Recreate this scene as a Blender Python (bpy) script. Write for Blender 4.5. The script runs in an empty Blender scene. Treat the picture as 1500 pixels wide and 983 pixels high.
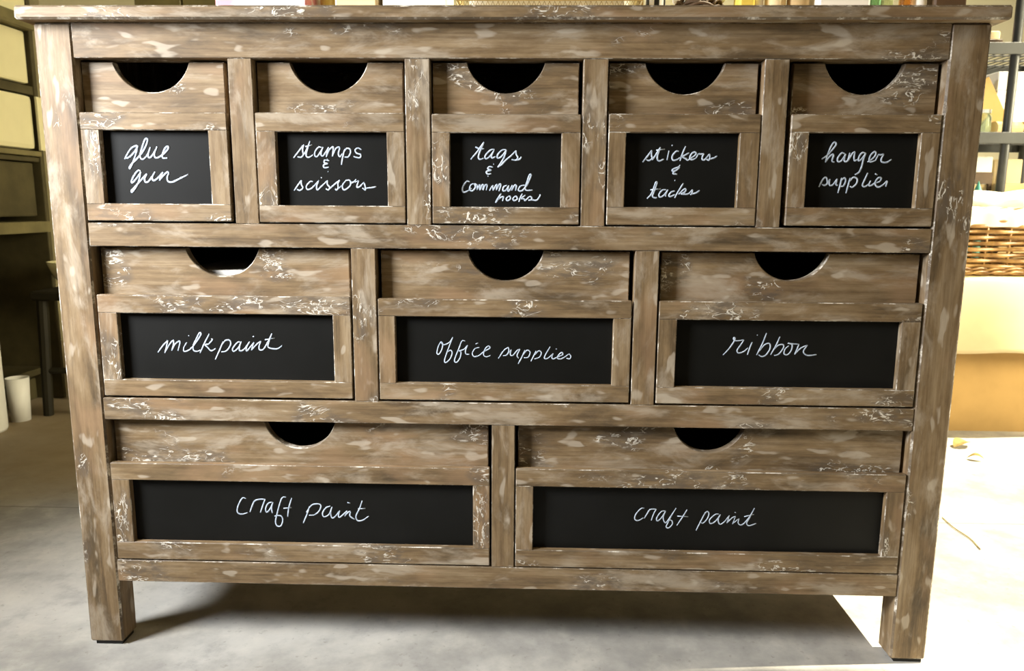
import bpy, bmesh, math, random
from mathutils import Vector, Matrix

# ------------------------------------------------------------------ camera
sc = bpy.context.scene
COL = sc.collection
random.seed(7)

def camera():
    p, y, r = 0.16961686, 0.02710003, 0.0068056        # pitch down, yaw, roll
    f = Matrix.Rotation(y, 3, 'Z') @ Vector((0, math.cos(p), -math.sin(p)))
    ri = Matrix.Rotation(y, 3, 'Z') @ Vector((1, 0, 0))
    up = ri.cross(f)
    c, s = math.cos(r), math.sin(r)
    r2 = c * ri + s * up
    u2 = -s * ri + c * up
    m = Matrix((r2, u2, -f)).transposed().to_4x4()
    m.translation = Vector((0.04556, -1.17332, 0.74327))
    cd = bpy.data.cameras.new('camera')
    cd.sensor_width = 36.0
    cd.lens = 1119.47 / 1500 * 36
    cd.clip_start = 0.02
    cd.dof.use_dof = True
    cd.dof.focus_distance = 1.2
    cd.dof.aperture_fstop = 8.0
    o = bpy.data.objects.new('camera', cd)
    COL.objects.link(o)
    o.matrix_world = m
    sc.camera = o
camera()

# ------------------------------------------------------------------ light
vs = sc.view_settings
sc.display_settings.display_device = 'sRGB'
vs.view_transform = 'Standard'
vs.look = 'None'
vs.exposure = 0.0
vs.gamma = 1.0
vs.use_curve_mapping = False

w = bpy.data.worlds.new('daylight')
sc.world = w
w.use_nodes = True
w.node_tree.nodes['Background'].inputs[0].default_value = (1.0, 0.84, 0.56, 1)
w.node_tree.nodes['Background'].inputs[1].default_value = 0.03

def lamp(name, kind, loc, target, energy, color, **kw):
    d = bpy.data.lights.new(name, kind)
    d.energy = energy
    d.color = color
    for k, v in kw.items():
        setattr(d, k, v)
    o = bpy.data.objects.new(name, d)
    COL.objects.link(o)
    o.location = loc
    o.rotation_euler = (Vector(target) - Vector(loc)).to_track_quat('-Z', 'Y').to_euler()
    return o

# low window on the left in front of the dresser, tube lamp overhead, added fills for the cupboard and the rack side, sun
lamp('side_window_light', 'AREA', (-1.62, -0.70, 1.25), (-0.15, 0.10, 0.55), 23, (0.94, 0.965, 1.0), shape='RECTANGLE', size=0.45, size_y=0.6, spread=math.radians(80))
lamp('front_tube_light', 'AREA', (0.0, -1.25, 2.45), (0.0, -0.25, 0.3), 11, (1.0, 0.80, 0.46), shape='RECTANGLE', size=2.4, size_y=0.35)
lamp('cupboard_fill_light', 'AREA', (-0.9, 1.2, 2.6), (-1.7, 1.5, 1.2), 7, (1.0, 0.90, 0.56), shape='RECTANGLE', size=1.2, size_y=0.2)  # added fill that brightens the cupboard's upper panels
lamp('rack_fill_light', 'AREA', (4.2, 0.35, 1.6), (1.6, 1.75, 0.9), 58, (1.0, 0.90, 0.62), shape='RECTANGLE', size=1.2, size_y=1.8, spread=math.radians(52))  # added fill that brightens the rack, basket and box
lamp('sun', 'SUN', (4, 1, 8), (4 - 0.42, 1 - 0.03, 8 - 0.90), 14.0, (1.0, 0.91, 0.68), angle=math.radians(0.6))

# ------------------------------------------------------------------ helpers
def mesh_obj(name, bm, mats, parent=None, loc=(0, 0, 0), smooth=False):
    """link bm as ONE mesh object; bm is in parent space and gets its own origin at loc"""
    if any(loc):
        bmesh.ops.translate(bm, verts=bm.verts, vec=-Vector(loc))
    bmesh.ops.recalc_face_normals(bm, faces=bm.faces)
    me = bpy.data.meshes.new(name)
    bm.to_mesh(me)
    bm.free()
    for m in (mats if isinstance(mats, (list, tuple)) else [mats]):
        me.materials.append(m)
    if smooth:
        for p in me.polygons:
            p.use_smooth = True
    o = bpy.data.objects.new(name, me)
    COL.objects.link(o)
    o.location = loc
    if parent:
        o.parent = parent
    return o

def tag(o, label, cat, group=None, kind=None):
    o['label'] = label
    o['category'] = cat
    if group:
        o['group'] = group
    if kind:
        o['kind'] = kind
    return o

def thing(name, label, cat, loc=(0, 0, 0), group=None):
    o = bpy.data.objects.new(name, None)
    o.empty_display_size = 0.05
    COL.objects.link(o)
    o.location = loc
    return tag(o, label, cat, group)

def struct(name, bm, mat, label, cat):
    o = mesh_obj(name, bm, mat)
    return tag(o, label, cat, kind='structure')

def box(bm, x0, x1, y0, y1, z0, z1, bevel=0.0, mi=0, emi=None, seg=1):
    vs_ = [bm.verts.new((x, y, z)) for z in (z0, z1) for y in (y0, y1) for x in (x0, x1)]
    q = [(0, 2, 3, 1), (4, 5, 7, 6), (0, 1, 5, 4), (2, 6, 7, 3), (0, 4, 6, 2), (1, 3, 7, 5)]
    fs = [bm.faces.new([vs_[i] for i in f]) for f in q]
    for f in fs:
        f.material_index = mi
    if bevel:
        es = list({e for f in fs for e in f.edges})
        r = bmesh.ops.bevel(bm, geom=es, offset=bevel, segments=seg, affect='EDGES', profile=0.6,
                            material=(mi if emi is None else emi))
    return bm

def nbox(*a, **k):
    return box(bmesh.new(), *a, **k)

def tube(bm, pts, r, n=8, closed=False, mi=0, flat=None, caps=True):
    """sweep a circle of radius r (number or list) along pts"""
    P = [Vector(p) for p in pts]
    N = len(P)
    rr = r if isinstance(r, (list, tuple)) else [r] * N
    rings = []
    prev = None
    for i in range(N):
        a = P[i - 1] if (i > 0 or closed) else P[i]
        b = P[(i + 1) % N] if (i < N - 1 or closed) else P[i]
        t = (b - a)
        if t.length < 1e-9:
            t = Vector((0, 0, 1))
        t.normalize()
        if flat is not None:
            nn = Vector(flat)
        else:
            nn = prev if prev is not None else (Vector((0, 0, 1)) if abs(t.z) < .9 else Vector((1, 0, 0)))
        nn = (nn - t * nn.dot(t)).normalized()
        prev = nn
        bb = t.cross(nn)
        kf = 0.35 if flat is not None else 1.0
        rings.append([bm.verts.new(P[i] + rr[i] * (math.cos(q) * bb + kf * math.sin(q) * nn))
                      for q in [2 * math.pi * j / n for j in range(n)]])
    M = N if closed else N - 1
    for i in range(M):
        A, B = rings[i], rings[(i + 1) % N]
        for j in range(n):
            f = bm.faces.new((A[j], A[(j + 1) % n], B[(j + 1) % n], B[j]))
            f.material_index = mi
    if not closed and caps:
        for R in (rings[0], rings[-1]):
            f = bm.faces.new(R)
            f.material_index = mi
    return bm

def lathe(bm, prof, n=28, c=(0, 0, 0), mi=0):
    """revolve (r, z) profile around the vertical through c"""
    rings = []
    for r, z in prof:
        if r < 1e-6:
            rings.append([bm.verts.new((c[0], c[1], c[2] + z))])
        else:
            rings.append([bm.verts.new((c[0] + r * math.cos(2 * math.pi * j / n), c[1] + r * math.sin(2 * math.pi * j / n), c[2] + z)) for j in range(n)])
    for A, B in zip(rings, rings[1:]):
        for j in range(n):
            k = (j + 1) % n
            if len(A) == 1 and len(B) == 1:
                continue
            if len(A) == 1:
                f = bm.faces.new((A[0], B[j], B[k]))
            elif len(B) == 1:
                f = bm.faces.new((A[j], A[k], B[0]))
            else:
                f = bm.faces.new((A[j], A[k], B[k], B[j]))
            f.material_index = mi
    return bm

def smooth_path(pts, sub=5):
    P = [Vector(p) for p in pts]
    if len(P) < 3:
        return P
    out = []
    for i in range(len(P) - 1):
        a = P[i - 1] if i > 0 else P[0] * 2 - P[1]
        b, c = P[i], P[i + 1]
        d = P[i + 2] if i + 2 < len(P) else P[-1] * 2 - P[-2]
        for s in range(sub):
            t = s / sub
            out.append(0.5 * ((2 * b) + (c - a) * t + (2 * a - 5 * b + 4 * c - d) * t * t + (3 * b - a - 3 * c + d) * t ** 3))
    out.append(P[-1])
    return out

# ------------------------------------------------------------------ materials
class NT:
    def __init__(s, name):
        s.m = bpy.data.materials.new(name)
        s.m.use_nodes = True
        s.t = s.m.node_tree
        s.b = s.t.nodes['Principled BSDF']
    def n(s, typ, **k):
        x = s.t.nodes.new(typ)
        for a, v in k.items():
            setattr(x, a, v)
        return x
    def put(s, sock, v):
        if hasattr(v, 'is_output'):
            s.t.links.new(v, sock)
        elif isinstance(v, tuple) and len(v) == 3 and sock.type == 'RGBA':
            sock.default_value = (*v, 1)
        else:
            sock.default_value = v
    def math(s, op, a, b=0.0, c=None, clamp=False):
        x = s.n('ShaderNodeMath', operation=op, use_clamp=clamp)
        s.put(x.inputs[0], a)
        s.put(x.inputs[1], b)
        if c is not None:
            s.put(x.inputs[2], c)
        return x.outputs[0]
    def step(s, v, lo, hi):
        x = s.n('ShaderNodeMapRange', interpolation_type='SMOOTHSTEP')
        s.put(x.inputs[0], v)
        x.inputs[1].default_value = lo
        x.inputs[2].default_value = hi
        return x.outputs[0]
    def mix(s, f, a, b, mode='MIX'):
        x = s.n('ShaderNodeMix', data_type='RGBA', blend_type=mode)
        s.put(x.inputs[0], f)
        s.put(x.inputs[6], a)
        s.put(x.inputs[7], b)
        return x.outputs[2]
    def coords(s, rnd=True):
        v = s.n('ShaderNodeTexCoord').outputs['Object']
        if rnd:
            r = s.n('ShaderNodeObjectInfo').outputs['Random']
            k = s.n('ShaderNodeCombineXYZ')
            s.put(k.inputs[0], s.math('MULTIPLY', r, 37.0))
            s.put(k.inputs[1], s.math('MULTIPLY', r, 91.0))
            s.put(k.inputs[2], s.math('MULTIPLY', r, 53.0))
            a = s.n('ShaderNodeVectorMath', operation='ADD')
            s.put(a.inputs[0], v)
            s.put(a.inputs[1], k.outputs[0])
            v = a.outputs[0]
        return v
    def scale(s, v, sc3):
        a = s.n('ShaderNodeVectorMath', operation='MULTIPLY')
        s.put(a.inputs[0], v)
        a.inputs[1].default_value = sc3
        return a.outputs[0]
    def noise(s, v, scale, detail=2.0, rough=0.5, dist=0.0):
        x = s.n('ShaderNodeTexNoise')
        s.put(x.inputs['Vector'], v)
        x.inputs['Scale'].default_value = scale
        x.inputs['Detail'].default_value = detail
        x.inputs['Roughness'].default_value = rough
        x.inputs['Distortion'].default_value = dist
        return x.outputs[0]
    def bump(s, h, strength=0.3, dist=0.002):
        x = s.n('ShaderNodeBump')
        x.inputs['Strength'].default_value = strength
        x.inputs['Distance'].default_value = dist
        s.put(x.inputs['Height'], h)
        s.t.links.new(x.outputs[0], s.b.inputs['Normal'])
    def out(s, color, rough=0.6, spec=0.3, metal=0.0):
        s.put(s.b.inputs['Base Color'], color)
        s.put(s.b.inputs['Roughness'], rough)
        s.b.inputs['Specular IOR Level'].default_value = spec
        s.b.inputs['Metallic'].default_value = metal
        return s.m

def plain(name, c, rough=0.6, spec=0.3, metal=0.0, var=0.12, scale=9.0, bump=0.0):
    k = NT(name)
    v = k.coords()
    n_ = k.noise(v, scale, 4.0, 0.6)
    f = k.step(n_, 0.3, 0.7)
    col = k.mix(f, tuple(x * (1 - var) for x in c), tuple(min(1, x * (1 + var)) for x in c))
    if bump:
        k.bump(k.noise(v, scale * 12, 3.0), bump, 0.001)
    return k.out(col, rough, spec, metal)

def wood(name, axis, edge=False):
    """white-washed distressed timber; axis = the direction of the grain"""
    k = NT(name)
    v = k.coords()
    def st(a, b):        # stretch: a along grain, b across
        return k.scale(v, tuple(a if i == axis else b for i in range(3)))
    base = k.noise(st(1, 4.5), 6.0, 6.0, 0.66, 0.2)
    x = k.n('ShaderNodeValToRGB')
    k.put(x.inputs[0], base)
    cr = x.color_ramp
    cr.elements[0].position = 0.30
    cr.elements[0].color = (0.090, 0.062, 0.033, 1)
    cr.elements[1].position = 0.72
    cr.elements[1].color = (0.355, 0.265, 0.158, 1)
    e = cr.elements.new(0.5)
    e.color = (0.228, 0.153, 0.077, 1)
    col = x.outputs[0]
    # fine grain lines
    g = k.noise(st(1.2, 40), 5.0, 4.0, 0.7)
    gr = k.step(g, 0.30, 0.66)
    col = k.mix(0.55, col, k.mix(gr, (0.36, 0.30, 0.25), (1.0, 1.0, 1.0)), 'MULTIPLY')
    # orange-brown bare timber
    o_ = k.step(k.noise(st(1.0, 2.4), 6.5, 3.0, 0.5), 0.54, 0.68)
    col = k.mix(k.math('MULTIPLY', o_, 0.45), col, (0.315, 0.195, 0.105))
    # grey white-wash veil
    wv = k.step(k.noise(st(1.0, 3.0), 9.0, 5.0, 0.65, 0.4), 0.48, 0.70)
    col = k.mix(k.math('MULTIPLY', wv, 0.66), col, (0.425, 0.355, 0.262))
    # flat light blobs of rubbed-through paint
    bl = k.step(k.noise(st(1.0, 2.9), 21.0, 1.5, 0.5, 0.15), 0.62, 0.70)
    col = k.mix(k.math('MULTIPLY', bl, 0.50), col, (0.53, 0.455, 0.35))
    # dark glaze smudges around clusters
    cl0 = k.noise(st(1.0, 1.7), 7.5, 2.0, 0.5)
    sm = k.step(cl0, 0.535, 0.64)
    smn = k.step(k.noise(st(1, 3), 30.0, 4.0, 0.7), 0.40, 0.62)
    col = k.mix(k.math('MULTIPLY', k.math('MULTIPLY', sm, smn), 0.80), col, (0.115, 0.088, 0.062))
    # raised flaky cream paint ridges inside the clusters
    cl = k.step(cl0, 0.575, 0.635)
    sq = k.noise(st(1.0, 2.4), 30.0, 3.0, 0.6, 0.8)
    ridge = k.math('SUBTRACT', 1.0, k.step(k.math('ABSOLUTE', k.math('SUBTRACT', sq, 0.52)), 0.006, 0.026))
    sq2 = k.step(k.noise(st(1.0, 2.6), 44.0, 3.0, 0.6, 0.4), 0.61, 0.68)
    fl = k.math('MULTIPLY', k.math('MAXIMUM', ridge, sq2), cl, clamp=True)
    gate = k.step(k.noise(st(1, 1.5), 55.0, 2.0), 0.42, 0.52)
    fl = k.math('MULTIPLY', fl, gate)
    col = k.mix(k.math('MULTIPLY', fl, 0.88), col, (0.76, 0.70, 0.59))
    if edge:
        ed = k.step(k.noise(v, 24.0, 5.0, 0.75), 0.50, 0.66)
        col = k.mix(ed, k.mix(0.55, col, (0.10, 0.078, 0.055)), (0.72, 0.66, 0.56))
    h = k.math('ADD', k.math('MULTIPLY', fl, 1.0), k.math('MULTIPLY', g, 0.25))
    k.bump(h, 0.45, 0.0016)
    return k.out(col, 0.52, 0.32)

WH = wood('distressed_wood_horizontal', 0)
WV = wood('distressed_wood_vertical', 2)
WE = wood('worn_wood_edge', 0, True)
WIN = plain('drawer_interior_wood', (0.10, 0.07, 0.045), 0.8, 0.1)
PAD = plain('black_foot_pad', (0.015, 0.014, 0.012), 0.7)

def board_mat():
    k = NT('chalkboard_black')
    v = k.coords()
    a = k.noise(v, 6.0, 5.0, 0.6)
    col = k.mix(k.step(a, 0.35, 0.7), (0.0062, 0.0061, 0.0050), (0.0085, 0.0083, 0.0074))
    k.bump(k.noise(v, 900.0, 2.0), 0.08, 0.0005)
    return k.out(col, 0.48, 0.16)
CB = board_mat()

def chalk_mat():
    k = NT('white_chalk_ink')
    v = k.coords()
    a = k.step(k.noise(v, 160.0, 3.0, 0.6), 0.3, 0.65)
    return k.out(k.mix(a, (0.34, 0.40, 0.48), (0.56, 0.63, 0.73)), 0.8, 0.1)
CHALK = chalk_mat()

def concrete():
    k = NT('concrete_floor')
    v = k.coords(False)
    a = k.noise(v, 2.2, 6.0, 0.62, 0.4)
    b = k.noise(v, 11.0, 6.0, 0.65)
    c = k.noise(v, 70.0, 4.0, 0.6)
    col = k.mix(k.step(a, 0.35, 0.68), (0.31, 0.297, 0.268), (0.50, 0.482, 0.44))
    col = k.mix(k.math('MULTIPLY', k.step(b, 0.45, 0.72), 0.45), col, (0.62, 0.585, 0.51))
    col = k.mix(k.math('MULTIPLY', k.step(b, 0.50, 0.30), 0.5), col, (0.22, 0.21, 0.20))
    col = k.mix(k.math('MULTIPLY', k.step(c, 0.60, 0.72), 0.35), col, (0.16, 0.145, 0.12))
    # sawn joint lines
    s_ = k.n('ShaderNodeSeparateXYZ')
    k.put(s_.inputs[0], v)
    ty = k.math('ABSOLUTE', k.math('SUBTRACT', k.math('FRACT', k.math('ADD', k.math('MULTIPLY', s_.outputs[1], 1 / 2.4), 0.258)), 0.5))
    j = k.math('SUBTRACT', 1.0, k.step(ty, 0.0005, 0.0016))
    col = k.mix(k.math('MULTIPLY', j, 0.55), col, (0.10, 0.09, 0.07))
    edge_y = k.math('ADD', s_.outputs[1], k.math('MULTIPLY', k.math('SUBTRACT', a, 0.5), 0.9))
    brown_tint = k.math('MULTIPLY', k.step(edge_y, 0.40, 0.95), k.step(s_.outputs[0], 0.5, -0.2))   # brown tint fading in towards the back left
    col = k.mix(k.math('MULTIPLY', brown_tint, 0.72), col, (0.25, 0.165, 0.065))
    k.bump(k.math('ADD', b, k.math('MULTIPLY', c, 0.4)), 0.12, 0.004)
    return k.out(col, 0.62, 0.3)
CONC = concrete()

CREAM = plain('cream_gloss_paint', (0.78, 0.72, 0.44), 0.22, 0.5, var=0.05, scale=3)
OLIVE = plain('dark_olive_wood', (0.070, 0.058, 0.026), 0.5, 0.3, var=0.3, scale=6)
OLIVE2 = plain('olive_wood', (0.17, 0.145, 0.065), 0.5, 0.3, var=0.25, scale=6)
WALL = plain('cream_wall_paint', (0.72, 0.66, 0.46), 0.8, 0.15, var=0.06, scale=2)
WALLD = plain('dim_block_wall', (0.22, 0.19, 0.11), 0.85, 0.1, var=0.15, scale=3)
CEIL = plain('ceiling_board', (0.30, 0.28, 0.22), 0.9, 0.1)
STEEL = plain('black_steel', (0.035, 0.036, 0.034), 0.45, 0.35, var=0.2)
CARD = plain('cardboard', (0.42, 0.265, 0.10), 0.85, 0.1, var=0.10, scale=5, bump=0.1)
CARDL = plain('pale_cardboard', (0.74, 0.60, 0.36), 0.85, 0.1, var=0.08, scale=4)
WHITE = plain('white_plastic', (0.82, 0.81, 0.76), 0.4, 0.4, var=0.03)
PAPER = plain('white_paper', (0.85, 0.83, 0.76), 0.8, 0.1, var=0.03)
CLOTH = plain('cream_cloth', (0.84, 0.80, 0.68), 0.9, 0.1, var=0.06, scale=20, bump=0.2)
BROWN = plain('dark_brown_wood', (0.085, 0.05, 0.025), 0.6, 0.3, var=0.25)
TAN = plain('tan_kraft', (0.50, 0.36, 0.18), 0.8, 0.15)
TEAL = plain('teal_plastic', (0.08, 0.33, 0.26), 0.4, 0.4)
MUST = plain('mustard_glaze', (0.50, 0.38, 0.10), 0.35, 0.5)
YELL = plain('yellow_card', (0.80, 0.60, 0.10), 0.6, 0.3)
BLACK = plain('black_paint', (0.018, 0.017, 0.015), 0.5, 0.4)
LEAF = plain('dry_leaf', (0.30, 0.22, 0.08), 0.8, 0.1, var=0.3, scale=40)

def glass(name, c):
    k = NT(name)
    k.b.inputs['Transmission Weight'].default_value = 0.75
    k.b.inputs['IOR'].default_value = 1.45
    return k.out(c, 0.08, 0.5)
GREENG = glass('green_glass', (0.30, 0.62, 0.34))
AMBERG = glass('amber_glass', (0.62, 0.26, 0.05))
CLEARG = glass('pale_green_glass', (0.75, 0.85, 0.58))

def wicker():
    k = NT('brown_willow')
    v = k.coords()
    a = k.step(k.noise(v, 26.0, 3.0, 0.6), 0.3, 0.7)
    col = k.mix(a, (0.22, 0.105, 0.030), (0.50, 0.29, 0.095))
    return k.out(col, 0.38, 0.5)
WICK = wicker()

def floral():
    k = NT('pink_floral_print')
    v = k.coords()
    x = k.n('ShaderNodeTexVoronoi')
    k.put(x.inputs['Vector'], v)
    x.inputs['Scale'].default_value = 17
    d = k.math('ADD', x.outputs['Distance'], k.math('MULTIPLY', k.noise(v, 60, 2.0), 0.35))
    f = k.math('SUBTRACT', 1.0, k.step(d, 0.52, 0.70))
    return k.out(k.mix(f, (0.86, 0.82, 0.80), (0.80, 0.33, 0.38)), 0.6, 0.2)
FLOR = floral()

# ------------------------------------------------------------------ the setting
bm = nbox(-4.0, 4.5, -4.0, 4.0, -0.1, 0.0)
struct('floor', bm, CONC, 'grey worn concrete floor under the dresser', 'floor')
bm = nbox(-2.6, 4.5, 2.9, 3.0, 0.0, 2.75)
struct('wall_back', bm, WALL, 'cream wall far behind the dresser', 'wall')
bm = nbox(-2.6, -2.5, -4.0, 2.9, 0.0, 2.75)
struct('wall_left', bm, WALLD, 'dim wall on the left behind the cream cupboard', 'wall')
bm = bmesh.new()  # unseen ceiling pieces, shaped to block sun from the left and front floor
box(bm, -2.6, 0.50, 0.07, 2.9, 2.75, 2.85)
box(bm, -2.6, 1.93, -0.5, 0.07, 2.75, 2.85)
box(bm, -2.6, 4.5, -4.0, -0.5, 2.75, 2.85)
struct('ceiling', bm, CEIL, 'unseen ceiling, cut to keep sun off the left and front floor', 'ceiling')

# ------------------------------------------------------------------ the dresser
dr = thing('dresser', 'large distressed whitewashed wooden dresser with ten chalkboard drawers', 'dresser')
WM = [WH, WV, WE]
B = 0.0016
XO, XI, DEP = 0.70, 0.643, 0.45

def wpart(name, x0, x1, y0, y1, z0, z1, vertical=False, bevel=B, parent=dr, label=None):
    loc = ((x0 + x1) / 2, (y0 + y1) / 2, (z0 + z1) / 2)
    o = mesh_obj(name, nbox(x0, x1, y0, y1, z0, z1, bevel=bevel, mi=1 if vertical else 0, emi=2), WM, parent, loc)
    if label:
        o['label'] = label
    return o

top = wpart('top_board', -0.7135, 0.7145, -0.022, DEP + 0.012, 1.0045, 1.0240, bevel=0.003)
# four full-height corner legs
for x0, x1 in ((-XO, -XI), (XI, XO)):
    for y0, y1 in ((0.0, 0.046), (DEP - 0.046, DEP)):
        lg = wpart('leg', x0, x1, y0, y1, 0.006, 1.0045, True, 0.003)
        pad = nbox(x0 + 0.008, x1 - 0.004, y0 + 0.004, y1 - 0.006, 0.0, 0.006)
        p = mesh_obj('foot_pad', pad, PAD, lg)
        p.location = -lg.location
RAILS = [(0.9547, 1.0045), (0.6754, 0.7115), (0.3970, 0.4330), (0.1173, 0.1551)]
for z0, z1 in RAILS:
    wpart('rail', -XI, XI, 0.0005, 0.040, z0, z1, bevel=0.001)
DIVS = [[(-0.4118, -0.3759), (-0.1475, -0.1106), (0.1164, 0.1526), (0.3802, 0.4159)],
        [(-0.2355, -0.1976), (0.2014, 0.2378)], [(-0.0175, 0.0194)]]
for r, dv in enumerate(DIVS):
    for x0, x1 in dv:
        wpart('divider', x0, x1, 0.001, 0.040, RAILS[r + 1][1], RAILS[r][0], True, 0.001)
for s in (-1, 1):
    a, b = sorted((s * 0.692, s * 0.672))
    wpart('side_panel', a, b, 0.046, DEP - 0.046, 0.122, 1.0045, True, 0.001)
wpart('back_panel', -XI, XI, DEP - 0.030, DEP - 0.012, 0.122, 1.0045, False, 0.001)
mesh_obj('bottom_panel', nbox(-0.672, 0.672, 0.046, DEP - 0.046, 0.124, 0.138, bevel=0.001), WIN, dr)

def strip_bm(x0, x1, z0, z1, y0, y1, cx, cz, R):
    """board with a round finger notch bitten out of its top edge"""
    bm = bmesh.new()
    a = math.acos(min(1, (cz - z1) / R))
    arc = [(cx + R * math.sin(t), cz - R * math.cos(t)) for t in [-a + 2 * a * i / 36 for i in range(37)]]
    low = [(x, z0) for x, _ in arc]
    def quad(p, q, r_, s_):
        return [p, q, r_, s_]
    cols = [((x0, z0), (x0, z1))] + [(l, t) for l, t in zip(low, arc)] + [((x1, z0), (x1, z1))]
    F = [(bm.verts.new((l[0], y0, l[1])), bm.verts.new((t[0], y0, t[1]))) for l, t in cols]
    K = [(bm.verts.new((l[0], y1, l[1])), bm.verts.new((t[0], y1, t[1]))) for l, t in cols]
    for i in range(len(cols) - 1):
        bm.faces.new((F[i][0], F[i + 1][0], F[i + 1][1], F[i][1]))
        bm.faces.new((K[i][0], K[i][1], K[i + 1][1], K[i + 1][0]))
        f = bm.faces.new((F[i][1], F[i + 1][1], K[i + 1][1], K[i][1]))
        f.material_index = 2 if 0 < i < len(cols) - 2 else 0
        bm.faces.new((F[i][0], K[i][0], K[i + 1][0], F[i + 1][0]))
    bm.faces.new((F[0][0], F[0][1], K[0][1], K[0][0]))
    bm.faces.new((F[-1][0], K[-1][0], K[-1][1], F[-1][1]))
    # soften the front rim of the notch and the outline
    es = [e for e in bm.edges if all(abs(v.co.y - y0) < 1e-6 for v in e.verts) and len(e.link_faces) == 2
          and any(abs(f.normal.y) < .5 for f in (f.normal_update() or f for f in e.link_faces))]
    bmesh.ops.bevel(bm, geom=es, offset=0.0012, segments=1, affect='EDGES', material=2)
    return bm

# frame x0, x1, z bottom, z top | board opening x0, x1, z0, z1 | notch centre x, z, radius | strip x0, x1, top
DRAWERS = [
 ('narrow drawer with the chalked words glue gun', -0.6420, -0.4177, 0.7146, 0.8765, -0.6134, -0.4470, 0.7410, 0.8505, -0.5350, 0.968, 0.0605),
 ('narrow drawer with the chalked words stamps and scissors', -0.3741, -0.1495, 0.7138, 0.8768, -0.3447, -0.1764, 0.7399, 0.8490, -0.2645, 0.968, 0.0610),
 ('narrow drawer with the chalked words tags and command hooks', -0.1084, 0.1141, 0.7138, 0.8758, -0.0815, 0.0856, 0.7396, 0.8486, 0.0016, 0.968, 0.0605),
 ('narrow drawer with the chalked words stickers and tacks', 0.1553, 0.3788, 0.7138, 0.8770, 0.1815, 0.3494, 0.7409, 0.8498, 0.2675, 0.968, 0.0610),
 ('narrow drawer with the chalked words hanger supplies', 0.4235, 0.6415, 0.7148, 0.8775, 0.4507, 0.6140, 0.7421, 0.8508, 0.5310, 0.968, 0.0608),
 ('middle row drawer with the chalked word milkpaint', -0.6390, -0.2384, 0.4368, 0.5998, -0.6089, -0.2670, 0.4640, 0.5709, -0.4420, 0.6890, 0.0600),
 ('middle row drawer with the chalked words office supplies', -0.1953, 0.1984, 0.4365, 0.5980, -0.1690, 0.1709, 0.4640, 0.5704, 0.0025, 0.6860, 0.0605),
 ('middle row drawer with the chalked word ribbon', 0.2405, 0.6405, 0.4360, 0.5985, 0.2688, 0.6116, 0.4631, 0.5697, 0.4425, 0.6895, 0.0595),
 ('left wide bottom drawer with the chalked words craft paint', -0.6405, -0.0207, 0.1575, 0.3245, -0.6105, -0.0478, 0.1880, 0.2952, -0.3310, 0.4080, 0.0595),
 ('right wide bottom drawer with the chalked words craft paint', 0.0215, 0.6410, 0.1570, 0.3252, 0.0498, 0.6125, 0.1868, 0.2954, 0.3300, 0.4110, 0.0590),
]
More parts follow.
